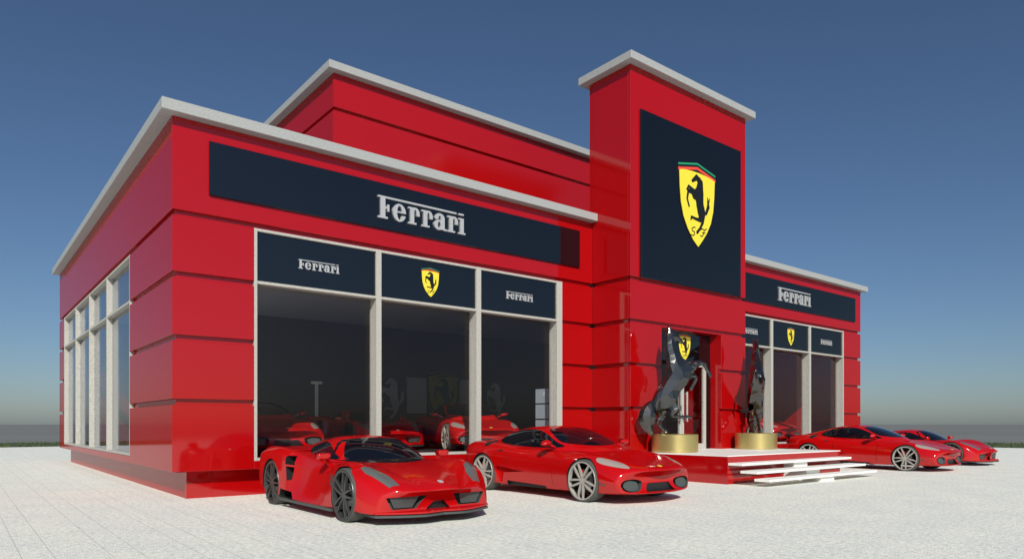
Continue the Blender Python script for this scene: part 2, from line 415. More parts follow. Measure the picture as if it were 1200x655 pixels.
mb.box((TU0 + REC + .001, -TP + REC + .001, .02), (DX0 - .003, -.01, 4.9)); mb.box((DX1 + .003, -TP + REC + .001, .02), (TU1 - REC - .001, -.01, 4.9))
mb.box((DX0 - .003, -TP + REC + .001, DZ1 + .003), (DX1 + .003, -.01, 4.9)); mb.box((TU0 + REC + .001, -TP + REC + .001, 4.9), (TU1 - REC - .001, .10, tt - .01)); mb.box((TU0 + .01, .001, 6.615), (TU1 - .01, .10, tt - .01))
mb.build('wall', red, bld)
roof_slab(TU0, TU1, -TP, .1, tt)

# ---- windows
GV = .235
def front_window(flip):
    def X(u): return mir(u) if flip else u
    mb = MB()
    piers = [(1.35, 1.405), (3.77, 3.885), (6.245, 6.375), (8.675, 8.85)]
    zb, zt = .628, 4.79
    for a, b in piers: mb.box((X(a), 0.0, zb), (X(b), .29, zt))
    for (a, b), (c, d) in zip(piers, piers[1:]):
        mb.box((X(b), .004, zt - .05), (X(c), .286, zt - .001)); mb.box((X(b), .004, 3.80), (X(c), .20, 3.852)); mb.box((X(b), .004, zb + .001), (X(c), .286, zb + .05))
    w = mb.build('window', M['concrete'], bld, bevel=.003)
    for k, ((a, b), (c, d)) in enumerate(zip(piers, piers[1:])):
        mb = MB(); mb.box((X(b) , GV, zb + .05), (X(c), GV + .012, zt - .05)); mb.build('pane', M['glass'], w)
        mb = MB(); mb.box((X(b) , .05, 3.853), (X(c), .09, zt - .051)); tp = mb.build('transom_panel', M['navy'], bld)
        um = (X(b) + X(c)) / 2
        if k == 1: emblem_mesh(tp, (um, .05, 3.98), h=.62, res=.9, depth=.015)
        else: make_word('lettering', .175, tp, (um - .41, .05, 4.19), depth=.02, res=.7)
    # middle bay wider inset mullions get no extra parts
    return w
front_window(False); front_window(True)
# side window
mb = MB(); zb, zt = .628, 4.79
vs = [SV0, 6.344, 9.066, 11.75, SV1]
pw = .06
P = [(SV0, SV0 + .05)] + [(v, v + .09) for v in vs[1:-1]] + [(SV1 - .09, SV1)]
for a, b in P: mb.box((0, a, zb), (.25, b, zt))
for (a, b), (c, d) in zip(P, P[1:]):
    mb.box((.004, b, zt - .05), (.246, c, zt - .001)); mb.box((.004, b, 3.80), (.246, c, 3.852)); mb.box((.004, b, zb + .001), (.246, c, zb + .05))
w = mb.build('window', M['concrete'], bld, bevel=.003)
for (a, b), (c, d) in zip(P, P[1:]):
    for q0, q1 in ((zb + .05, 3.80), (3.852, zt - .05)):
        mb = MB(); mb.box((.115, b, q0), (.127, c, q1)); mb.build('pane', M['glass_side'], w)
# interior shell
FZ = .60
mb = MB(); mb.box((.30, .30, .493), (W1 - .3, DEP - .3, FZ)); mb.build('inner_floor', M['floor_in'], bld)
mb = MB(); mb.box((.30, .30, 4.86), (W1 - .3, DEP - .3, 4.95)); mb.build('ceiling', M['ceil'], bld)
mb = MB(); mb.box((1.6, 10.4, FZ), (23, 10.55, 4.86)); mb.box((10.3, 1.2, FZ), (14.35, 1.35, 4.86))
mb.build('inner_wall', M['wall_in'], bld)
# entrance door
dv = -TP + .36
mb = MB(); mb.box((DX0 - .003, dv + .003, 2.96), (DX1 + .003, dv + .06, DZ1 + .003)); dp = mb.build('door_panel', M['navy'], bld)
emblem_mesh(dp, (12.45, dv + .003, 2.98), h=.74, res=.9, depth=.015)
door = MB()
for a, b in ((DX0 + .02, DX0 + .13), (12.23, 12.31), (12.33, 12.41), (DX1 - .32, DX1 - .21)): door.box((a, dv - .02, FZ + .012), (b, dv + .05, 2.90))
door.box((12.33, dv - .018, 2.85), (DX1 - .21, dv + .048, 2.955)); door.box((DX0 + .13, dv - .018, FZ + .014), (12.23, dv + .048, FZ + .16)); door.box((12.41, dv - .018, FZ + .014), (DX1 - .32, dv + .048, FZ + .16))
door = door.build('door', M['concrete'], bld, bevel=.004)
mb = MB(); mb.box((DX0 + .13, dv + .01, FZ + .16), (12.23, dv + .02, 2.85)); mb.box((12.41, dv + .01, FZ + .16), (DX1 - .32, dv + .02, 2.85)); mb.build('pane', M['glass'], door)
mb = MB(); mb.box((DX1 - .21, dv - .01, FZ + .012), (DX1 + .003, dv + .04, 2.96)); mb.build('door_jamb', M['navy'], bld)
mb = MB(); mb.box((DX0 - .003, dv - .01, FZ + .012), (DX0 + .02, dv + .04, 2.96)); mb.build('door_jamb', M['navy'], bld)
for s in (-1, 1):
    mb = MB(); mb.beam((12.32 + s * .13, dv - .09, 1.35), (12.32 + s * .13, dv - .09, 2.15), .03, .03, .03, .03)
    mb.beam((12.32 + s * .13, dv - .02, 1.4), (12.32 + s * .13, dv - .09, 1.4), .02, .02, .02, .02, up=(0, 0, 1)); mb.beam((12.32 + s * .13, dv - .02, 2.1), (12.32 + s * .13, dv - .09, 2.1), .02, .02, .02, .02, up=(0, 0, 1))
    mb.build('handle', M['steel'], door)

# ---- fascia signs
def fascia(x0, x1, v, z0, z1, label, word=None, wh=.455, emb=None):
    t = empty('fascia_sign', ((x0 + x1) / 2, v, z0), 0, label, 'sign')
    mb = MB(); hx = (x1 - x0) / 2; mb.box((-hx, -.045, 0), (hx, -.001, z1 - z0)); mb.build('sign_board', M['navy'], t, bevel=.004)
    if word is not None: make_word('lettering', wh, t, (word[0] - (x0 + x1) / 2, -.045, word[1] - z0), depth=.035, res=1.6)
    if emb: emblem_mesh(t, (emb[0] - (x0 + x1) / 2, -.045, emb[1] - z0), h=emb[2], res=2.0, depth=.03)
    return t
fascia(.581, 9.411, 0, 5.205, 6.128, 'long dark board with silver lettering above the front left shop windows', (3.77, 5.415))
fascia(TU1 + .42, 24.154, 0, 5.205, 6.105, 'shorter dark board with silver lettering right of the tower', (18.62, 5.42))
fascia(10.222, 14.473, -TP, 4.868, 8.97, 'huge square dark board with the yellow horse shield on the tower', None, emb=(12.44, 5.937, 2.2))

# ------------------------------------------------------------------ entrance platform and steps
pf = empty('entrance_platform', (12.48, -2.6, 0), 0, 'red entrance platform with white top and floating white steps', 'platform')
mb = MB(); mb.box((10.02 - 12.48, -3.90 + 2.6, 0.0), (14.98 - 12.48, -TP + .02 + 2.6, .592)); mb.build('base', red, pf)
mb = MB(); mb.box((10.015 - 12.48, -3.905 + 2.6, .592), (14.985 - 12.48, -TP - .001 + 2.6, .612)); mb.box((DX0 + .005 - 12.48, -TP - .001 + 2.6, .592), (DX1 - .005 - 12.48, -TP + .34 + 2.6, .612)); mb.build('top', M['white'], pf)
for k, (v0, v1, z) in enumerate(((-4.245, -3.906, .46), (-4.60, -4.20, .307), (-4.87, -4.525, .158))):
    mb = MB(); mb.box((10.03 - 12.48, v0 + 2.6, z - .052), (14.87 - 12.48, v1 + 2.6, z)); mb.build('tread', M['white'], pf, bevel=.004)
mb = MB()
for v0, v1, z in ((-4.16, -3.906, .408), (-4.46, -4.16, .255), (-4.80, -4.46, .106)): mb.box((12.25 - 12.48, v0 + 2.6, 0), (12.85 - 12.48, v1 + 2.6, z))
mb.build('stringer', M['white'], pf)

# ------------------------------------------------------------------ pedestals and horse statues
def pedestal(x, y, label):
    mb = MB(); mb.lathe([(0, 0), (.53, 0), (.55, .012), (.55, .418), (.54, .43), (0, .43)], n=96)
    o = mb.build('pedestal', M['gold'], smooth=True); o.location = (x, y, .613)
    with_sharp(o); return tag(o, label, 'pedestal', 'gold drum pedestals flanking the entrance')
def with_sharp(o, ang=35):
    bm = bmesh.new(); bm.from_mesh(o.data)
    for e in bm.edges:
        if len(e.link_faces) == 2 and e.calc_face_angle(0) > R(ang): e.smooth = False
    bm.to_mesh(o.data); bm.free()
P1, P2 = (10.80, -1.90), (14.32, -1.90)
pedestal(*P1, 'gold drum under the broadside rearing horse left of the door')
pedestal(*P2, 'gold drum under the end-on rearing horse right of the door')

def skin_mesh(pts, edges, root, levels=1):
    me = bpy.data.meshes.new('tmp'); me.from_pydata([p[0] for p in pts], edges, [])
    o = bpy.data.objects.new('tmp', me); C.objects.link(o)
    o.modifiers.new('s', 'SKIN')
    me.skin_vertices or None
    for i, p in enumerate(pts):
        sv = me.skin_vertices[0].data[i]; r = p[1]
        sv.radius = (r, r) if not isinstance(r, tuple) else r
        sv.use_root = (i == root)
    if levels:
        m = o.modifiers.new('u', 'SUBSURF'); m.levels = levels
    dg = bpy.context.evaluated_depsgraph_get()
    res = bpy.data.meshes.new_from_object(o.evaluated_get(dg))
    bpy.data.objects.remove(o); return res

def horse_statue():
    def q(px, py, d): return ((px - 790) * .0208, d, 1.28 + (497 - py) * .0208 - 1.04)
    pts = []; ed = []
    def chain(start, lst):
        prev = start
        for p, r in lst:
            pts.append((p, r)); i = len(pts) - 1
            if prev is not None: ed.append((prev, i))
            prev = i
        return prev
    # torso from haunch to chest
    hip = chain(None, [(q(776, 471, 0), .34)])
    bar = chain(hip, [(q(785, 459, 0), .30), (q(794, 449, 0), .32), (q(801, 437, 0), .345)])
    neck = chain(bar, [(q(793, 424, 0), .22), (q(788, 411, 0), .165), (q(786, 400, 0), .13), (q(788, 394, 0), .115)])
    chain(neck, [(q(795, 397, 0), .095), (q(801, 402, 0), .07), (q(804, 404, 0), .055)])
    for s in (-1, 1): chain(neck, [(q(786.5, 389, .05 * s), .035), (q(786, 385, .07 * s), .01)])
    # mane ridge
    # forelegs
    chain(bar, [(q(812, 434, -.14), .13), (q(822, 427, -.15), .085), (q(829, 428, -.15), .055), (q(836, 439, -.15), .045), (q(839, 444, -.15), .055)])
    chain(bar, [(q(812, 441, .14), .12), (q(823, 442, .15), .075), (q(826, 444, .15), .055), (q(821, 453, .15), .04), (q(817, 459, .15), .05)])
    # hind legs: one standing, one kicking forward
    chain(hip, [(q(775, 481, .14), .23), (q(781, 489, .15), .12), (q(774, 496, .15), .062), (q(780, 504, .15), .05), (q(786, 508, .15), .06), (q(789, 509, .15), .05)])
    chain(hip, [(q(784, 476, -.14), .17), (q(791, 482, -.15), .10), (q(786, 490, -.15), .06), (q(799, 490.5, -.15), .042), (q(808, 490, -.15), .038), (q(814, 491.5, -.15), .05)])
    # tail
    chain(hip, [(q(768, 474, 0), .09), (q(761, 480, 0), .20), (q(757, 490, 0), .27), (q(759, 501, 0), .20), (q(763, 508, 0), .07), (q(764, 513, 0), .03)])
    me = skin_mesh(pts, ed, 0, 1)
    o = bpy.data.objects.new('horse_statue', me); C.objects.link(o)
    d = o.modifiers.new('d', 'DECIMATE'); d.ratio = .97
    dg = bpy.context.evaluated_depsgraph_get(); m2 = bpy.data.meshes.new_from_object(o.evaluated_get(dg))
    o.modifiers.clear(); o.data = m2
    m2.materials.clear(); m2.materials.append(M['chrome'])
    bm = bmesh.new(); bm.from_mesh(m2)
    bmesh.ops.triangulate(bm, faces=bm.faces)
    for v in bm.verts: v.co += Vector((random.uniform(-1, 1), random.uniform(-1, 1), random.uniform(-1, 1))) * .007
    for f in bm.faces: f.smooth = False
    bm.to_mesh(m2); bm.free()
    zmin = min(v.co.z for v in m2.vertices if v.co.x > -.3)
    for v in m2.vertices: v.co.z -= zmin; v.co.y *= .72
    return o
hs = horse_statue(); hs.location = (P1[0] - .12, P1[1], 1.044); hs.rotation_euler = (0, 0, R(-22))
tag(hs, 'faceted dark metal rearing horse seen broadside on the left gold drum', 'statue', 'rearing horse statues by the entrance')
h2 = hs.copy(); C.objects.link(h2); h2.location = (P2[0], P2[1], 1.044); h2.rotation_euler = (0, 0, R(-141))
tag(h2, 'faceted dark metal rearing horse seen end-on before the right shop window', 'statue', 'rearing horse statues by the entrance')

# ------------------------------------------------------------------ cars
def station_cage(st, name, mat, crease=None):
    """st: list of (x, bow, pts) nose first; mirrored across y; ends capped."""
    V = []; F = []
    n = len(st[0][2]); ring = 2 * n - 2
    for x, bow, pts in st:
        full = pts + [(-y, z) for y, z in pts[1:-1]][::-1]
        for y, z in full: V.append((x - bow * y * y, y, z))
    for i in range(len(st) - 1):
        for j in range(ring):
            k = (j + 1) % ring
            F.append((i * ring + j, i * ring + k, (i + 1) * ring + k, (i + 1) * ring + j))
    # caps as quads between left and right halves
    for base in (0, (len(st) - 1) * ring):
        for j in range(n - 1):
            a, b = base + j, base + j + 1
            c, d = base + (ring - j - 1) % ring, base + (ring - j) % ring
            f = [a, b, c, d]; g = []
            for q in f:
                if q not in g: g.append(q)
            if len(g) >= 3: F.append(tuple(g))
    o = mesh_obj(name, V, F, mat)
    if crease:
        N_ = len(st); cr = {}
        for (idx, w, s0, s1) in crease:
            for i in range(s0, min(s1, N_ - 1)):
                for j in (idx, (ring - idx) % ring):
                    cr[frozenset((i * ring + j, (i + 1) * ring + j))] = w
        at = o.data.attributes.new('crease_edge', 'FLOAT', 'EDGE')
        for e in o.data.edges:
            w = cr.get(frozenset(e.vertices))
            if w: at.data[e.index].value = w
    bm = bmesh.new(); bm.from_mesh(o.data); bmesh.ops.recalc_face_normals(bm, faces=bm.faces); bm.to_mesh(o.data); bm.free()
    return o
def evald(o):
    dg = bpy.context.evaluated_depsgraph_get(); return bpy.data.meshes.new_from_object(o.evaluated_get(dg))
def subdiv(o, lv=3):
    m = o.modifiers.new('s', 'SUBSURF'); m.levels = lv
    me = evald(o); o.modifiers.clear(); o.data = me; return o
def join_raw(a, b):
    bm = bmesh.new(); bm.from_mesh(a.data); bm.from_mesh(b.data); bm.to_mesh(a.data); bm.free(); bpy.data.objects.remove(b)
pending = []
def cut(o, cutter): pending.append(cutter)
def apply_cuts(o, use_self=False):
    mats = []; bm = bmesh.new()
    for c in pending:
        m = c.data.materials[0]
        if m not in mats: mats.append(m)
        n = len(bm.faces); bm.from_mesh(c.data); bm.faces.ensure_lookup_table()
        for f in bm.faces[n:]: f.material_index = mats.index(m)
    me = bpy.data.meshes.new('cut'); bm.to_mesh(me); bm.free()
    for m in mats: me.materials.append(m)
    for c in pending: bpy.data.objects.remove(c)
    pending.clear(); cutter = bpy.data.objects.new('cut', me); C.objects.link(cutter)
    m = o.modifiers.new('b', 'BOOLEAN'); m.operation = 'DIFFERENCE'; m.solver = 'EXACT'; m.object = cutter; m.use_self = use_self
    m.material_mode = 'TRANSFER'
    me = evald(o); o.modifiers.clear(); o.data = me; bpy.data.objects.remove(cutter)
def joint_bvh(a, b):
    V = []; F = []
    for o in (a, b):
        n = len(V); V += [v.co.copy() for v in o.data.vertices]; F += [tuple(i + n for i in p.vertices) for p in o.data.polygons]
    return BVHTree.FromPolygons(V, F)
def smooth_poly(P, n=5):
    out = []; k = len(P)
    for i in range(k):
        p0, p1, p2, p3 = [Vector(P[(i + d) % k]) for d in (-1, 0, 1, 2)]
        for s in range(n):
            t = s / n
            out.append(.5 * ((2 * p1) + (p2 - p0) * t + (2 * p0 - 5 * p1 + 4 * p2 - p3) * t * t + (3 * p1 - p0 - 3 * p2 + p3) * t ** 3))
    return out
def line_poly(P, n=6):
    out = []
    for i in range(len(P)):
        a, b = Vector(P[i]), Vector(P[(i + 1) % len(P)])
        out += [a.lerp(b, s / n) for s in range(n)]
    return out
def patch(bvh, poly, axis, sgn, mat, name, parent, off=.006, smooth=True, rings=6, lim=None):
    P = smooth_poly(poly) if smooth else line_poly(poly)
    c = sum(P, Vector((0, 0))) / len(P)
    def hit(p):
        if axis == 'y': o, d = Vector((p[0], 3 * sgn, p[1])), Vector((0, -sgn, 0))
        elif axis == 'x': o, d = Vector((4 * sgn, p[0], p[1])), Vector((-sgn, 0, 0))
        else: o, d = Vector((p[0], p[1], 3)), Vector((0, 0, -1))
        l, nn, _, _ = bvh.ray_cast(o, d)
        if l is None:
            l, nn, _, _ = bvh.find_nearest(o + d * (2.2 if axis == 'y' else 1.8 if axis == 'x' else 2))
        if nn.dot(d) > 0: nn = -nn
        return l, nn
    V = []; F = []; n = len(P)
    for r in range(rings):
        k = 1 - r / rings
        for p in P:
            l, nn = hit(c + (p - c) * k); V.append(l + nn * off)
    l, nn = hit(c); V.append(l + nn * off)
    for r in range(rings - 1):
        for i in range(n):
            j = (i + 1) % n; F.append((r * n + i, r * n + j, (r + 1) * n + j, (r + 1) * n + i))
    for i in range(n): F.append(((rings - 1) * n + i, (rings - 1) * n + (i + 1) % n, rings * n))
    base = len(V)
    for i, p in enumerate(P):
        l, nn = hit(p); V.append(l - nn * .012)
    for i in range(n): F.append(((i + 1) % n, i, base + i, base + (i + 1) % n))
    o = mesh_obj(name, V, F, mat, parent, smooth=True)
    bm = bmesh.new(); bm.from_mesh(o.data); bmesh.ops.recalc_face_normals(bm, faces=bm.faces)
    # outward check
    bm.faces.ensure_lookup_table(); f0 = bm.faces[len(bm.faces) // 3]
    o_, nn = hit(c)
    if f0.normal.dot(nn) < 0: bmesh.ops.reverse_faces(bm, faces=bm.faces)
    bm.to_mesh(o.data); bm.free(); with_sharp(o, 50)
    return o

def wheel(parent, x, y, r, w, style):
    s = 1 if y > 0 else -1
    rr = r - .034
    # hub and barrel
    mb = MB(); mb.lathe([(.0, -.005), (.07, -.005), (.075, -.03), (.075, -.09), (0, -.09)], n=20, axis='y')
    mb.lathe([(rr - .02, -.01), (rr - .03, -w + .03)], n=40, axis='y')
    wl = mb.build('wheel', M['black'], parent, smooth=True); with_sharp(wl)
    prof = [(rr, 0), (rr + .012, .008), (r - .012, .004), (r, -.02), (r, -w + .02), (r - .02, -w), (rr - .01, -w)]
    mb = MB(); mb.lathe(prof, n=64, axis='y'); ty = mb.build('tyre', M['tyre'], wl, smooth=True); with_sharp(ty, 40)
    mb = MB()
    mb.lathe([(rr + .002, .004), (rr - .002, .012), (rr - .022, .008), (rr - .026, -.03), (rr - .026, -.05)], n=64, axis='y')
    mb.lathe([(0, .0), (.05, .0), (.062, -.02), (.062, -.06), (0, -.06)], n=24, axis='y')
    for k in range(5):
        a = 2 * math.pi * k / 5 + .31
        for d in (-1, 1):
            a1 = a + d * .19; a0 = a + d * .45
            p = (math.cos(a0) * .055, -.018, math.sin(a0) * .055); q = (math.cos(a1) * (rr - .02), -.006, math.sin(a1) * (rr - .02))
            pm = ((p[0] + q[0]) / 2 + math.cos(a0) * .012, -.004, (p[2] + q[2]) / 2 + math.sin(a0) * .012)
            w0 = .034 if style == 0 else .024
            mb.beam(p, pm, .030, .04, w0, .032); mb.beam(pm, q, w0, .032, .022 if style == 0 else .017, .026)
    rim = mb.build('rim', M['rim'] if style == 0 else M['rimdark'], wl); 
    with_sharp(rim)
    mb = MB(); mb.lathe([(.07, -.095), (.155, -.095), (.155, -.115), (.07, -.115)], n=40, axis='y'); mb.build('brake_disc', M['disc'], wl)
    mb = MB()
    pts = [(math.cos(t), math.sin(t)) for t in np.linspace(2.4, 3.6, 7)]
    V = []; F = []
    for cx, cz in pts:
        for rad in (.13, .19):
            for yy in (-.06, -.125): V.append((cx * rad, yy, cz * rad))
    for i in range(6):
        b = i * 4; F += [(b, b + 4, b + 6, b + 2), (b, b + 1, b + 5, b + 4), (b + 2, b + 6, b + 7, b + 3)]
    mb.add(V, F); mb.build('caliper', M['caliper'], wl)
    wl.location = (x, y, r); wl.rotation_euler = (0, random.uniform(0, 1.2), 0)
    if s < 0: wl.rotation_euler = (0, wl.rotation_euler[1], 0); wl.scale = (1, -1, 1)
    # profile y+ is the outer side; the right-hand side is mirrored
    return wl

def arch_cutter(x, r, y0, y1, rw):
    mb = MB(); n = 48
    V = []
    for yy in (y0, y1):
        for i in range(n):
            a = 2 * math.pi * i / n; V.append((x + r * math.cos(a), yy, rw + r * math.sin(a)))
    F = [tuple(range(n))[::-1], tuple(range(n, 2 * n))] + [(i, (i + 1) % n, (i + 1) % n + n, i + n) for i in range(n)]
    mb.add(V, F); return mb.build('cut', M['black'])
def prism_cutter(poly, axis, a, b, mat):
    """closed prism: poly in (x,z) for axis y, (y,z) for axis x, (x,y) for axis z"""
    mb = MB(); n = len(poly); V = []
    for t in (a, b):
        for p in poly:
            V.append({'y': (p[0], t, p[1]), 'x': (t, p[0], p[1]), 'z': (p[0], p[1], t)}[axis])
    F = [tuple(range(n))[::-1], tuple(range(n, 2 * n))] + [(i, (i + 1) % n, (i + 1) % n + n, i + n) for i in range(n)]
    mb.add(V, F); return mb.build('cut', mat)

def mirror_part(parent, s, x, y, z, style):
    """door mirror: rounded housing on a stalk"""
    bm = bmesh.new(); bmesh.ops.create_icosphere(bm, subdivisions=3, radius=1)
    for v in bm.verts:
        v.co.x *= .085 if v.co.x > 0 else .05; v.co.y *= .11; v.co.z *= .052
        v.co.z += .01 * (v.co.y / .12)
        if style: v.co = Vector([math.copysign(min(abs(c), k), c) for c, k in zip(v.co * 1.15, (.06, .088, .042))])
    me = bpy.data.meshes.new('mirror'); bm.to_mesh(me); bm.free()
    for p in me.polygons: p.use_smooth = True
    me.materials.append(M['car'])
    o = bpy.data.objects.new('mirror', me); C.objects.link(o); o.parent = parent; o.location = (x, s * y, z)
    mb = MB()
    if style == 0: mb.beam((.0, -s * .06, -.02), (-.02, -s * .20, -.075), .06, .03, .09, .03, up=(0, 0, 1))
    else: mb.beam((-.0, -s * .03, -.02), (-.06, -s * .16, -.17), .05, .025, .06, .03, up=(1, 0, 0))
    mb.build('mirror_stalk', M['car'], o)
    mb = MB(); mb.lathe([(0, 0), (.055, 0), (.055, .004), (0, .004)], n=20, axis='y')
    g = mb.build('mirror_glass', M['carglass'], o); g.rotation_euler = (0, 0, R(90)); g.scale = (1.8, 1, 1); g.location = (-.040, 0, .0)
    return o

def coupe():
    """mid-engined rounded coupe, x forward, origin on the ground midway between the axles"""
    wb, r = 2.75, .352
    st = [
     (2.40, .30, [(0, .20), (.55, .19), (.80, .22), (.88, .34), (.85, .44), (.66, .505), (.34, .53), (0, .53)]),
     (2.33, .30, [(0, .16), (.64, .16), (.86, .19), (.94, .34), (.91, .47), (.72, .565), (.36, .58), (0, .575)]),
     (2.12, .24, [(0, .14), (.68, .14), (.90, .17), (.965, .36), (.95, .54), (.78, .655), (.40, .63), (0, .62)]),
     (1.80, .15, [(0, .14), (.70, .14), (.92, .16), (.98, .40), (.97, .63), (.80, .755), (.42, .685), (0, .67)]),
     (1.42, .08, [(0, .14), (.72, .14), (.94, .17), (.985, .44), (.97, .70), (.80, .835), (.46, .75), (0, .74)]),
     (1.05, .05, [(0, .14), (.72, .14), (.93, .16), (.975, .45), (.955, .70), (.83, .835), (.50, .81), (0, .81)]),
     (.60, .0, [(0, .14), (.72, .14), (.90, .15), (.945, .42), (.935, .67), (.86, .815), (.52, .86), (0, .87)]),
     (.10, .0, [(0, .14), (.72, .14), (.89, .15), (.93, .40), (.935, .67), (.87, .825), (.54, .87), (0, .88)]),
     (-.45, .0, [(0, .14), (.72, .14), (.90, .15), (.935, .41), (.95, .70), (.88, .855), (.54, .90), (0, .90)]),
     (-.95, .0, [(0, .14), (.72, .14), (.93, .16), (.965, .46), (.985, .77), (.89, .925), (.54, .94), (0, .94)]),
     (-1.40, .0, [(0, .14), (.72, .14), (.95, .18), (.99, .50), (1.00, .82), (.88, .965), (.54, .955), (0, .95)]),
     (-1.80, -.06, [(0, .16), (.70, .16), (.93, .20), (.985, .52), (.985, .82), (.85, .96), (.52, .96), (0, .96)]),
     (-2.12, -.14, [(0, .22), (.66, .20), (.86, .26), (.93, .54), (.93, .80), (.79, .93), (.48, .955), (0, .96)]),
     (-2.28, -.18, [(0, .30), (.58, .30), (.78, .36), (.85, .56), (.84, .76), (.70, .87), (.42, .90), (0, .905)]),
    ]
    body = subdiv(station_cage(st, 'body', M['car'], [(2, .5, 0, 13), (4, .25, 5, 13)]), 3)
    gh = [
     (1.12, .30, [(0, .70), (.50, .70), (.66, .75), (.60, .785), (.30, .80), (0, .81)]),
     (1.00, .30, [(0, .70), (.60, .70), (.74, .78), (.68, .845), (.36, .87), (0, .88)]),
     (.62, .26, [(0, .68), (.72, .70), (.845, .82), (.70, 1.02), (.38, 1.055), (0, 1.065)]),
     (.22, .20, [(0, .68), (.76, .70), (.87, .84), (.68, 1.155), (.38, 1.20), (0, 1.215)]),
     (-.15, .08, [(0, .68), (.78, .70), (.88, .85), (.66, 1.215), (.36, 1.26), (0, 1.27)]),
     (-.60, .0, [(0, .68), (.78, .70), (.88, .87), (.65, 1.20), (.35, 1.245), (0, 1.255)]),
     (-1.00, .0, [(0, .68), (.76, .70), (.85, .90), (.60, 1.125), (.33, 1.165), (0, 1.175)]),
     (-1.40, .0, [(0, .70), (.66, .74), (.74, .955), (.53, 1.035), (.31, 1.065), (0, 1.075)]),
     (-1.80, .0, [(0, .70), (.58, .74), (.66, .92), (.50, .965), (.30, .98), (0, .985)]),
     (-2.05, .0, [(0, .70), (.50, .74), (.55, .86), (.44, .90), (.26, .91), (0, .915)]),
    ]
    g = subdiv(station_cage(gh, 'gh', M['car']), 3)
    bvh = joint_bvh(body, g)
    root = empty('red_sports_car')
    root['label'] = 'x'; root['category'] = 'car'
    P = {}
    # greenhouse glass
    for s in (1, -1):
        patch(bvh, [(.66, .885), (.46, .975), (.20, 1.09), (-.08, 1.17), (-.40, 1.19), (-.72, 1.155), (-.96, 1.08), (-1.08, .995), (-1.02, .945), (-.80, .91), (-.40, .885), (.15, .868)], 'y', s, M['carglass'], 'side_window', root, .005)
        # headlight, mounted on the fender seen from above
        patch(bvh, [(2.14, .66 * s), (2.00, .80 * s), (1.80, .885 * s), (1.64, .89 * s), (1.60, .82 * s), (1.74, .735 * s), (1.96, .64 * s)], 'z', s, M['lens'], 'headlight', root, .005)
        patch(bvh, [(-1.20, .96), (-1.36, .955), (-1.34, .86), (-1.24, .87)], 'y', s, M['black'], 'rear_vent', root, .006)
        patch(bvh, [(-.78, .80), (-.88, .797), (-.88, .775), (-.78, .775)], 'y', s, M['black'], 'door_handle', root, .008)
        patch(bvh, [(1.85, .30), (1.74, .33), (1.76, .345), (1.87, .315)], 'y', s, M['grille'], 'side_marker', root, .004)
    patch(bvh, [(0, .905), (-.34, .915), (-.60, .945), (-.655, .99), (-.60, 1.10), (-.50, 1.185), (-.25, 1.215), (0, 1.222), (.25, 1.215), (.50, 1.185), (.60, 1.10), (.655, .99), (.60, .945), (.34, .915)], 'x', 1, M['carglass'], 'windshield', root, .005)
    patch(bvh, [(-.95, .42), (-1.60, .36), (-1.62, 0), (-1.60, -.36), (-.95, -.42), (-.92, 0)], 'z', 1, M['carglass'], 'rear_window', root, .005)
    patch(bvh, [(2.235, .03), (2.235, -.03), (2.175, -.032), (2.175, .032)], 'z', 1, M['yellow'], 'badge', root, .004)
    # recesses
    for s in (1, -1):
        for P_ in ([(.60, .24), (.608, .24), (.608, .80), (.60, .80)], [(-.66, .52), (-.652, .52), (-.60, .80), (-.608, .80)]):
            cut(body, prism_cutter(P_, 'y', .86 * s, 1.2 * s, M['black']))
    cut(body, prism_cutter([(-.36, .20), (-.27, .33), (.27, .33), (.36, .20)], 'x', 2.15, 2.7, M['black']))
    for s in (1, -1):
        cut(body, prism_cutter([tuple(p) for p in smooth_poly([(.40 * s, .36), (.58 * s, .405), (.78 * s, .39), (.85 * s, .31), (.78 * s, .225), (.60 * s, .205), (.44 * s, .25)][::s], 4)], 'x', 1.98, 2.7, M['grille']))
        cut(body, prism_cutter([(-.20, .42), (-.92, .50), (-1.00, .45), (-.88, .20), (-.80, .20), (-.74, .38)][::1], 'y', .885 * s, 1.2 * s, M['car']))
        cut(body, prism_cutter([(-.66, .235), (.42, .20), (.44, .05), (-.66, .05)], 'y', .86 * s, 1.2 * s, M['black']))
        for wx in (wb / 2, -wb / 2): cut(body, arch_cutter(wx, r + .022, .60 * s, 1.3 * s, r + .005))
    apply_cuts(body); join_raw(body, g)
    body.parent = root
    for p in body.data.polygons: p.use_smooth = True
    with_sharp(body, 32)
    for s in (1, -1):
        g2 = patch(bvh, [(.49 * s, .345), (.60 * s, .38), (.74 * s, .37), (.80 * s, .31), (.74 * s, .24), (.60 * s, .225), (.49 * s, .26)], 'x', 1, M['grille'], 'grille', root, -.02)
        mirror_part(root, s, .52, 1.0, .955, 0)
        for wx in (wb / 2, -wb / 2): wheel(root, wx, s * .965, r, .26, 0)
        mb = MB(); mb.lathe([(0, .02), (.075, .02), (.085, 0), (.085, -.04), (0, -.04)], n=28, axis='y')
        tl = mb.build('tail_light', M['taillight'], root, smooth=True); tl.rotation_euler = (0, 0, R(90)); tl.location = (-2.31 + .06, s * .60, .74); with_sharp(tl)
    # steering wheel hidden by dark glass is left out; add front splitter
    return root

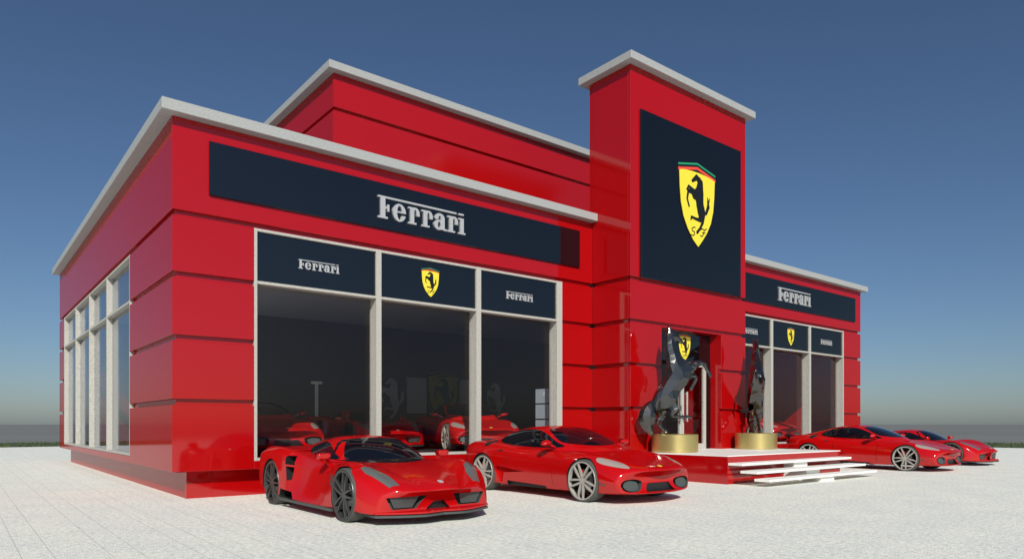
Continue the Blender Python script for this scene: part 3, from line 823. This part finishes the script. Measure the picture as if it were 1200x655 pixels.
def wedge():
    """low wedge-nosed supercar"""
    wb, r = 2.62, .355
    st = [
     (2.28, .38, [(0, .28), (.30, .16), (.66, .125), (.80, .15), (.80, .22), (.77, .30), (.60, .40), (.22, .42), (0, .475)]),
     (2.22, .36, [(0, .20), (.40, .13), (.74, .115), (.87, .15), (.87, .26), (.83, .38), (.64, .46), (.22, .455), (0, .515)]),
     (2.02, .24, [(0, .13), (.5, .12), (.86, .12), (.98, .16), (.985, .34), (.92, .49), (.72, .565), (.30, .53), (0, .58)]),
     (1.72, .08, [(0, .12), (.5, .12), (.90, .12), (1.02, .18), (1.035, .42), (.99, .63), (.80, .70), (.42, .62), (0, .635)]),
     (1.35, .05, [(0, .12), (.5, .12), (.92, .12), (1.02, .18), (1.035, .48), (1.02, .74), (.83, .80), (.46, .70), (0, .705)]),
     (1.00, .02, [(0, .12), (.5, .12), (.92, .12), (1.01, .16), (1.015, .45), (.98, .70), (.82, .785), (.50, .735), (0, .745)]),
     (.60, .0, [(0, .12), (.5, .12), (.92, .12), (1.00, .14), (.95, .40), (.90, .59), (.82, .73), (.54, .755), (0, .78)]),
     (.10, .0, [(0, .12), (.5, .12), (.92, .12), (1.00, .14), (.91, .38), (.87, .60), (.84, .75), (.56, .80), (0, .83)]),
     (-.35, .0, [(0, .12), (.5, .12), (.94, .12), (1.02, .15), (.90, .40), (.88, .64), (.86, .80), (.56, .84), (0, .86)]),
     (-.62, .0, [(0, .12), (.5, .12), (.94, .12), (1.03, .16), (1.0, .44), (1.00, .76), (.90, .87), (.58, .87), (0, .88)]),
     (-.98, .0, [(0, .12), (.5, .12), (.94, .14), (1.03, .20), (1.035, .50), (1.02, .82), (.90, .915), (.58, .89), (0, .89)]),
     (-1.38, .0, [(0, .13), (.5, .13), (.94, .15), (1.03, .22), (1.04, .52), (1.02, .85), (.88, .935), (.56, .90), (0, .90)]),
     (-1.80, -.03, [(0, .16), (.5, .16), (.90, .18), (1.02, .26), (1.03, .54), (1.0, .83), (.86, .925), (.54, .90), (0, .90)]),
     (-2.12, -.08, [(0, .24), (.46, .24), (.84, .26), (.97, .34), (.98, .56), (.95, .78), (.80, .89), (.50, .90), (0, .90)]),
     (-2.25, -.10, [(0, .34), (.42, .34), (.78, .36), (.90, .40), (.90, .56), (.88, .74), (.74, .85), (.46, .87), (0, .87)]),
    ]
    body = subdiv(station_cage(st, 'body', M['car'], [(3, .55, 0, 14), (5, .75, 0, 13), (6, .55, 0, 14), (7, .5, 0, 7)]), 3)
    gh = [
     (.96, .38, [(0, .52), (.50, .53), (.66, .63), (.58, .67), (.30, .69), (0, .70)]),
     (.84, .38, [(0, .56), (.58, .58), (.76, .69), (.66, .75), (.36, .78), (0, .79)]),
     (.54, .34, [(0, .56), (.66, .60), (.815, .75), (.63, .91), (.36, .95), (0, .96)]),
     (.20, .24, [(0, .56), (.70, .62), (.835, .78), (.59, 1.035), (.36, 1.08), (0, 1.09)]),
     (-.10, .12, [(0, .56), (.70, .64), (.82, .81), (.54, 1.06), (.34, 1.115), (0, 1.12)]),
     (-.45, .0, [(0, .60), (.68, .68), (.76, .86), (.48, 1.03), (.31, 1.09), (0, 1.10)]),
     (-.85, .0, [(0, .60), (.60, .70), (.64, .88), (.38, 1.01), (.24, 1.05), (0, 1.06)]),
     (-1.30, .0, [(0, .60), (.50, .72), (.52, .88), (.32, .95), (.20, .98), (0, .99)]),
     (-1.75, .0, [(0, .60), (.40, .72), (.40, .85), (.26, .91), (.16, .93), (0, .935)]),
     (-2.0, .0, [(0, .60), (.30, .70), (.30, .79), (.2, .83), (.1, .84), (0, .845)]),
    ]
    g = subdiv(station_cage(gh, 'gh', M['car']), 3)
    bvh = joint_bvh(body, g)
    root = empty('red_supercar'); root['label'] = 'x'; root['category'] = 'car'
    for s in (1, -1):
        patch(bvh, [(.50, .79), (.33, .87), (.08, .975), (-.15, 1.015), (-.42, .995), (-.64, .94), (-.60, .875), (-.25, .83), (.20, .785)], 'y', s, M['carglass'], 'side_window', root, .005)
        patch(bvh, [(2.02, .57 * s), (2.00, .70 * s), (1.66, .87 * s), (1.53, .87 * s), (1.55, .74 * s), (1.80, .61 * s)], 'z', s, M['lensdark'], 'headlight', root, .005, smooth=False)
        patch(bvh, [(.96, .60), (.84, .60), (.84, .46), (.96, .44)], 'y', s, M['rimdark'], 'side_vent', root, .004, smooth=False)
        patch(bvh, [(-.56, .90), (-.76, .885), (-.90, .84), (-.74, .85)], 'y', s, M['car'], 'shoulder_trim', root, .004)
    patch(bvh, [(0, .735), (-.34, .74), (-.62, .755), (-.73, .785), (-.67, .885), (-.50, 1.03), (-.24, 1.07), (0, 1.075), (.24, 1.07), (.50, 1.03), (.67, .885), (.73, .785), (.62, .755), (.34, .74)], 'x', 1, M['carglass'], 'windshield', root, .005)
    patch(bvh, [(-.55, .30), (-1.4, .22), (-1.42, 0), (-1.4, -.22), (-.55, -.30), (-.52, 0)], 'z', 1, M['carglass'], 'rear_window', root, .005)
    patch(bvh, [(2.13, .028), (2.13, -.028), (2.06, -.03), (2.06, .03)], 'z', 1, M['steel'], 'badge', root, .004)
    cut(body, prism_cutter([(-.08, .28), (.08, .28), (.20, .165), (.20, .05), (-.20, .05), (-.20, .165)], 'x', 1.98, 2.7, M['black']))
    for s in (1, -1):
        # trapezoid nose intakes, either side of the beak
        cut(body, prism_cutter([(.20 * s, .37), (.76 * s, .355), (.68 * s, .20), (.33 * s, .20)], 'x', 1.94, 2.7, M['grille']))
        # door scallop and intakes ahead of the rear wheel
        cut(body, prism_cutter([(-.50, .80), (-.72, .80), (-.74, .67), (-.50, .66)], 'y', .84 * s, 1.3 * s, M['black']))
        cut(body, prism_cutter([(-.50, .63), (-.72, .64), (-.68, .42), (-.54, .44)], 'y', .84 * s, 1.3 * s, M['black']))
        cut(body, prism_cutter([(-.50, .26), (-.88, .29), (-.93, .15), (-.4, .15)], 'y', .84 * s, 1.3 * s, M['black']))
        for wx in (wb / 2, -wb / 2): cut(body, arch_cutter(wx, r + .018, .74 * s, 1.35 * s, r + .005))
    apply_cuts(body, True); join_raw(body, g)
    body.parent = root
    for p in body.data.polygons: p.use_smooth = True
    with_sharp(body, 32)
    # splitter lip, sills
    mb = MB(); V = []; F = []
    ys = np.linspace(-.88, .88, 25)
    for y in ys:
        xf = 2.27 - .40 * y * y - .10 * max(0, 1 - abs(y) / .30)
        for dx, z in ((0, .105), (0, .135), (-.35, .135), (-.35, .105)): V.append((xf + dx, y, z))
    for i in range(24):
        b = i * 4
        for q in range(4): F.append((b + q, b + (q + 1) % 4, b + 4 + (q + 1) % 4, b + 4 + q))
    F += [(0, 1, 2, 3), (96, 97, 98, 99)]
    mb.add(V, F); mb.build('splitter', M['grille'], root, bevel=.003)
    V2 = [(x, y, z + .0405) for x, y, z in V]; mb = MB(); mb.add(V2, F); mb.build('bumper_lip', M['car'], root, bevel=.006)
    for s in (1, -1):
        mb = MB(); mb.beam((.93, s * .99, .125), (-.93, s * 1.0, .125), .06, .04, .06, .04, up=(0, 0, 1)); mb.build('side_skirt', M['grille'], root)
        patch(bvh, [(.31 * s, .35), (.71 * s, .34), (.64 * s, .215), (.38 * s, .215)], 'x', 1, M['grille'], 'grille', root, -.02, smooth=False)
        mirror_part(root, s, .62, .98, .84, 1)
        for wx in (wb / 2, -wb / 2): wheel(root, wx, s * 1.005, r, .25, 1)
        for q in (.42, .68):
            mb = MB(); mb.lathe([(0, .02), (.06, .02), (.07, 0), (.07, -.04), (0, -.04)], n=28, axis='y')
            tl = mb.build('tail_light', M['taillight'], root, smooth=True); tl.rotation_euler = (0, 0, R(90)); tl.location = (-2.28, s * q, .72)
    return root

kids = {}
def copy_tree(o, parent=None):
    c = o.copy(); C.objects.link(c); c.parent = parent
    for ch in [x for x in bpy.data.objects if x.parent == o and x not in seen]:
        copy_tree(ch, c)
    return c
seen = set()
def place(proto, first, x, y, z, head, label, group=None):
    """head: heading of the nose as an angle of the world x axis"""
    o = proto if first else copy_tree(proto)
    o.location = (x, y, z); o.rotation_euler = (0, 0, R(head)); o['label'] = label
    if group: o['group'] = group
    return o
cp = coupe(); wd = wedge()
place(cp, True, 6.20, -2.98, 0, -90, 'red rounded coupe parked outside between the wedge supercar and the entrance platform')
place(cp, False, 18.43, -3.10, 0, -90, 'red rounded coupe parked outside just right of the entrance steps')

place(cp, False, 2.95, 4.8, FZ, -90, 'red coupe inside the leftmost shop window bay, showing its nose')
place(cp, False, 8.42, 3.60, FZ, -107, 'red coupe inside behind the right bays of the front left window, turned towards the street')
place(cp, False, 21.45, 3.35, FZ, -90, 'red coupe inside the right wing window behind the end-on horse statue')
place(wd, True, 2.15, -2.76, 0, -90, 'low wedge-nosed red supercar parked outside by the left corner pillar')
place(wd, False, 22.5, -2.9, 0, -90, 'low red supercar farthest right on the paving, half hidden behind the coupe by the steps')
place(wd, False, 6.15, 5.45, FZ, -90, 'low wedge-nosed red supercar inside the showroom behind the leftmost mullion')

# ------------------------------------------------------------------ things inside
em = emblem_mesh(None, (0, 0, 0), h=2.0, name='wall_shield', res=1.0, depth=.04, mats=[M['shade_yellow'], M['ink'], M['shade_yellow'], M['shade_yellow']])
em.location = (12.14, 10.397, 1.36); tag(em, 'large yellow horse shield on the dark back wall inside', 'shield')
for x0, x1, lab in ((10.51, 11.36, 'white display board left of the inner shield'), (12.92, 14.0, 'white display board right of the inner shield')):
    t = MB(); t.box((x0, 10.35, 1.7), (x1, 10.397, 3.06)); o = t.build('display_board', M['poster'], None, bevel=.004); tag(o, lab, 'board')
for x, lab, m in ((9.86, 'pale horse silhouette on the back wall left of the white boards', M['poster']), (14.72, 'pale horse silhouette on the back wall right of the white boards', M['poster'])):
    mb = MB(); raster(horse_shape(), -.62, .62, .25, 2.1, 80, 120, mb, -.03, 0, 0, sc=.95); o = mb.build('wall_horse', m); o.location = (x, 10.397, 1.15); tag(o, lab, 'wall decoration')
t = empty('drawer_cabinet', (9.02, .95, FZ), 0, 'pale grey drawer cabinet behind the right edge of the front left window', 'cabinet')
mb = MB(); mb.box((0, -.25, 0), (.62, .25, 1.62)); mb.build('carcass', M['black'], t)
for k in range(4):
    mb = MB(); mb.box((-.015, -.275, .03 + k * .4), (.625, .24, .395 + k * .4)); d = mb.build('drawer', M['drawer'], t)
    mb = MB(); mb.box((-.045, -.30, .19 + k * .4), (-.006, -.26, .24 + k * .4)); mb.build('knob', M['steel'], d)
t = empty('display_stand', (6.05, 8.3, FZ), 0, 'pale T-shaped metal stand inside behind the leftmost bay', 'stand')
mb = MB(); mb.lathe([(0, 0), (.2, 0), (.2, .03), (0, .03)], n=24); mb.build('foot', M['steel'], t)
mb = MB(); mb.box((-.04, -.04, .03), (.04, .04, 1.95)); mb.build('post', M['white'], t)
mb = MB(); mb.box((-.17, -.05, 1.95), (.17, .05, 2.03)); mb.build('crossbar', M['white'], t)

# ------------------------------------------------------------------ camera
cam = bpy.data.cameras.new('camera'); co = bpy.data.objects.new('camera', cam); C.objects.link(co)
cam.sensor_width = 36; cam.lens = 813.14 / 1200 * 36
cam.shift_y = (497.09 - 327.5) / 1200
cam.clip_start = .05; cam.clip_end = 20000
co.location = (-2.830, -12.547, 1.28)
co.rotation_euler = (R(90), 0, -math.atan2(.6266, .7793))
scene.camera = co

# ------------------------------------------------------------------ light
sd = Vector((.80, 1.30, -1.04)).normalized()      # the way the light travels
sun = bpy.data.lights.new('sun', 'SUN'); so = bpy.data.objects.new('sun', sun); C.objects.link(so)
sun.energy = 4.35; sun.angle = R(.5); sun.color = (1, .965, .87)
so.rotation_euler = sd.to_track_quat('-Z', 'Y').to_euler()
elev = math.asin(-sd.z); az = math.atan2(-sd.x, -sd.y)      # azimuth from +Y clockwise
wo = bpy.data.worlds.new('World'); scene.world = wo; wo.use_nodes = True
N = wo.node_tree.nodes; L = wo.node_tree.links
sky = N.new('ShaderNodeTexSky'); sky.sky_type = 'NISHITA'; sky.sun_disc = False
sky.sun_elevation = elev; sky.sun_rotation = az
sky.air_density = .93; sky.dust_density = .75; sky.ozone_density = 5.6
bg = N['Background']; bg.inputs['Strength'].default_value = .068
L.new(sky.outputs[0], bg.inputs['Color'])
scene.view_settings.view_transform = 'Standard'; scene.view_settings.look = 'None'
scene.view_settings.exposure = 0; scene.view_settings.gamma = 1; scene.view_settings.use_curve_mapping = False
scene.render.engine = 'CYCLES'
scene.cycles.max_bounces = 8; scene.cycles.transparent_max_bounces = 12
scene.render.resolution_x = 1024; scene.render.resolution_y = 558
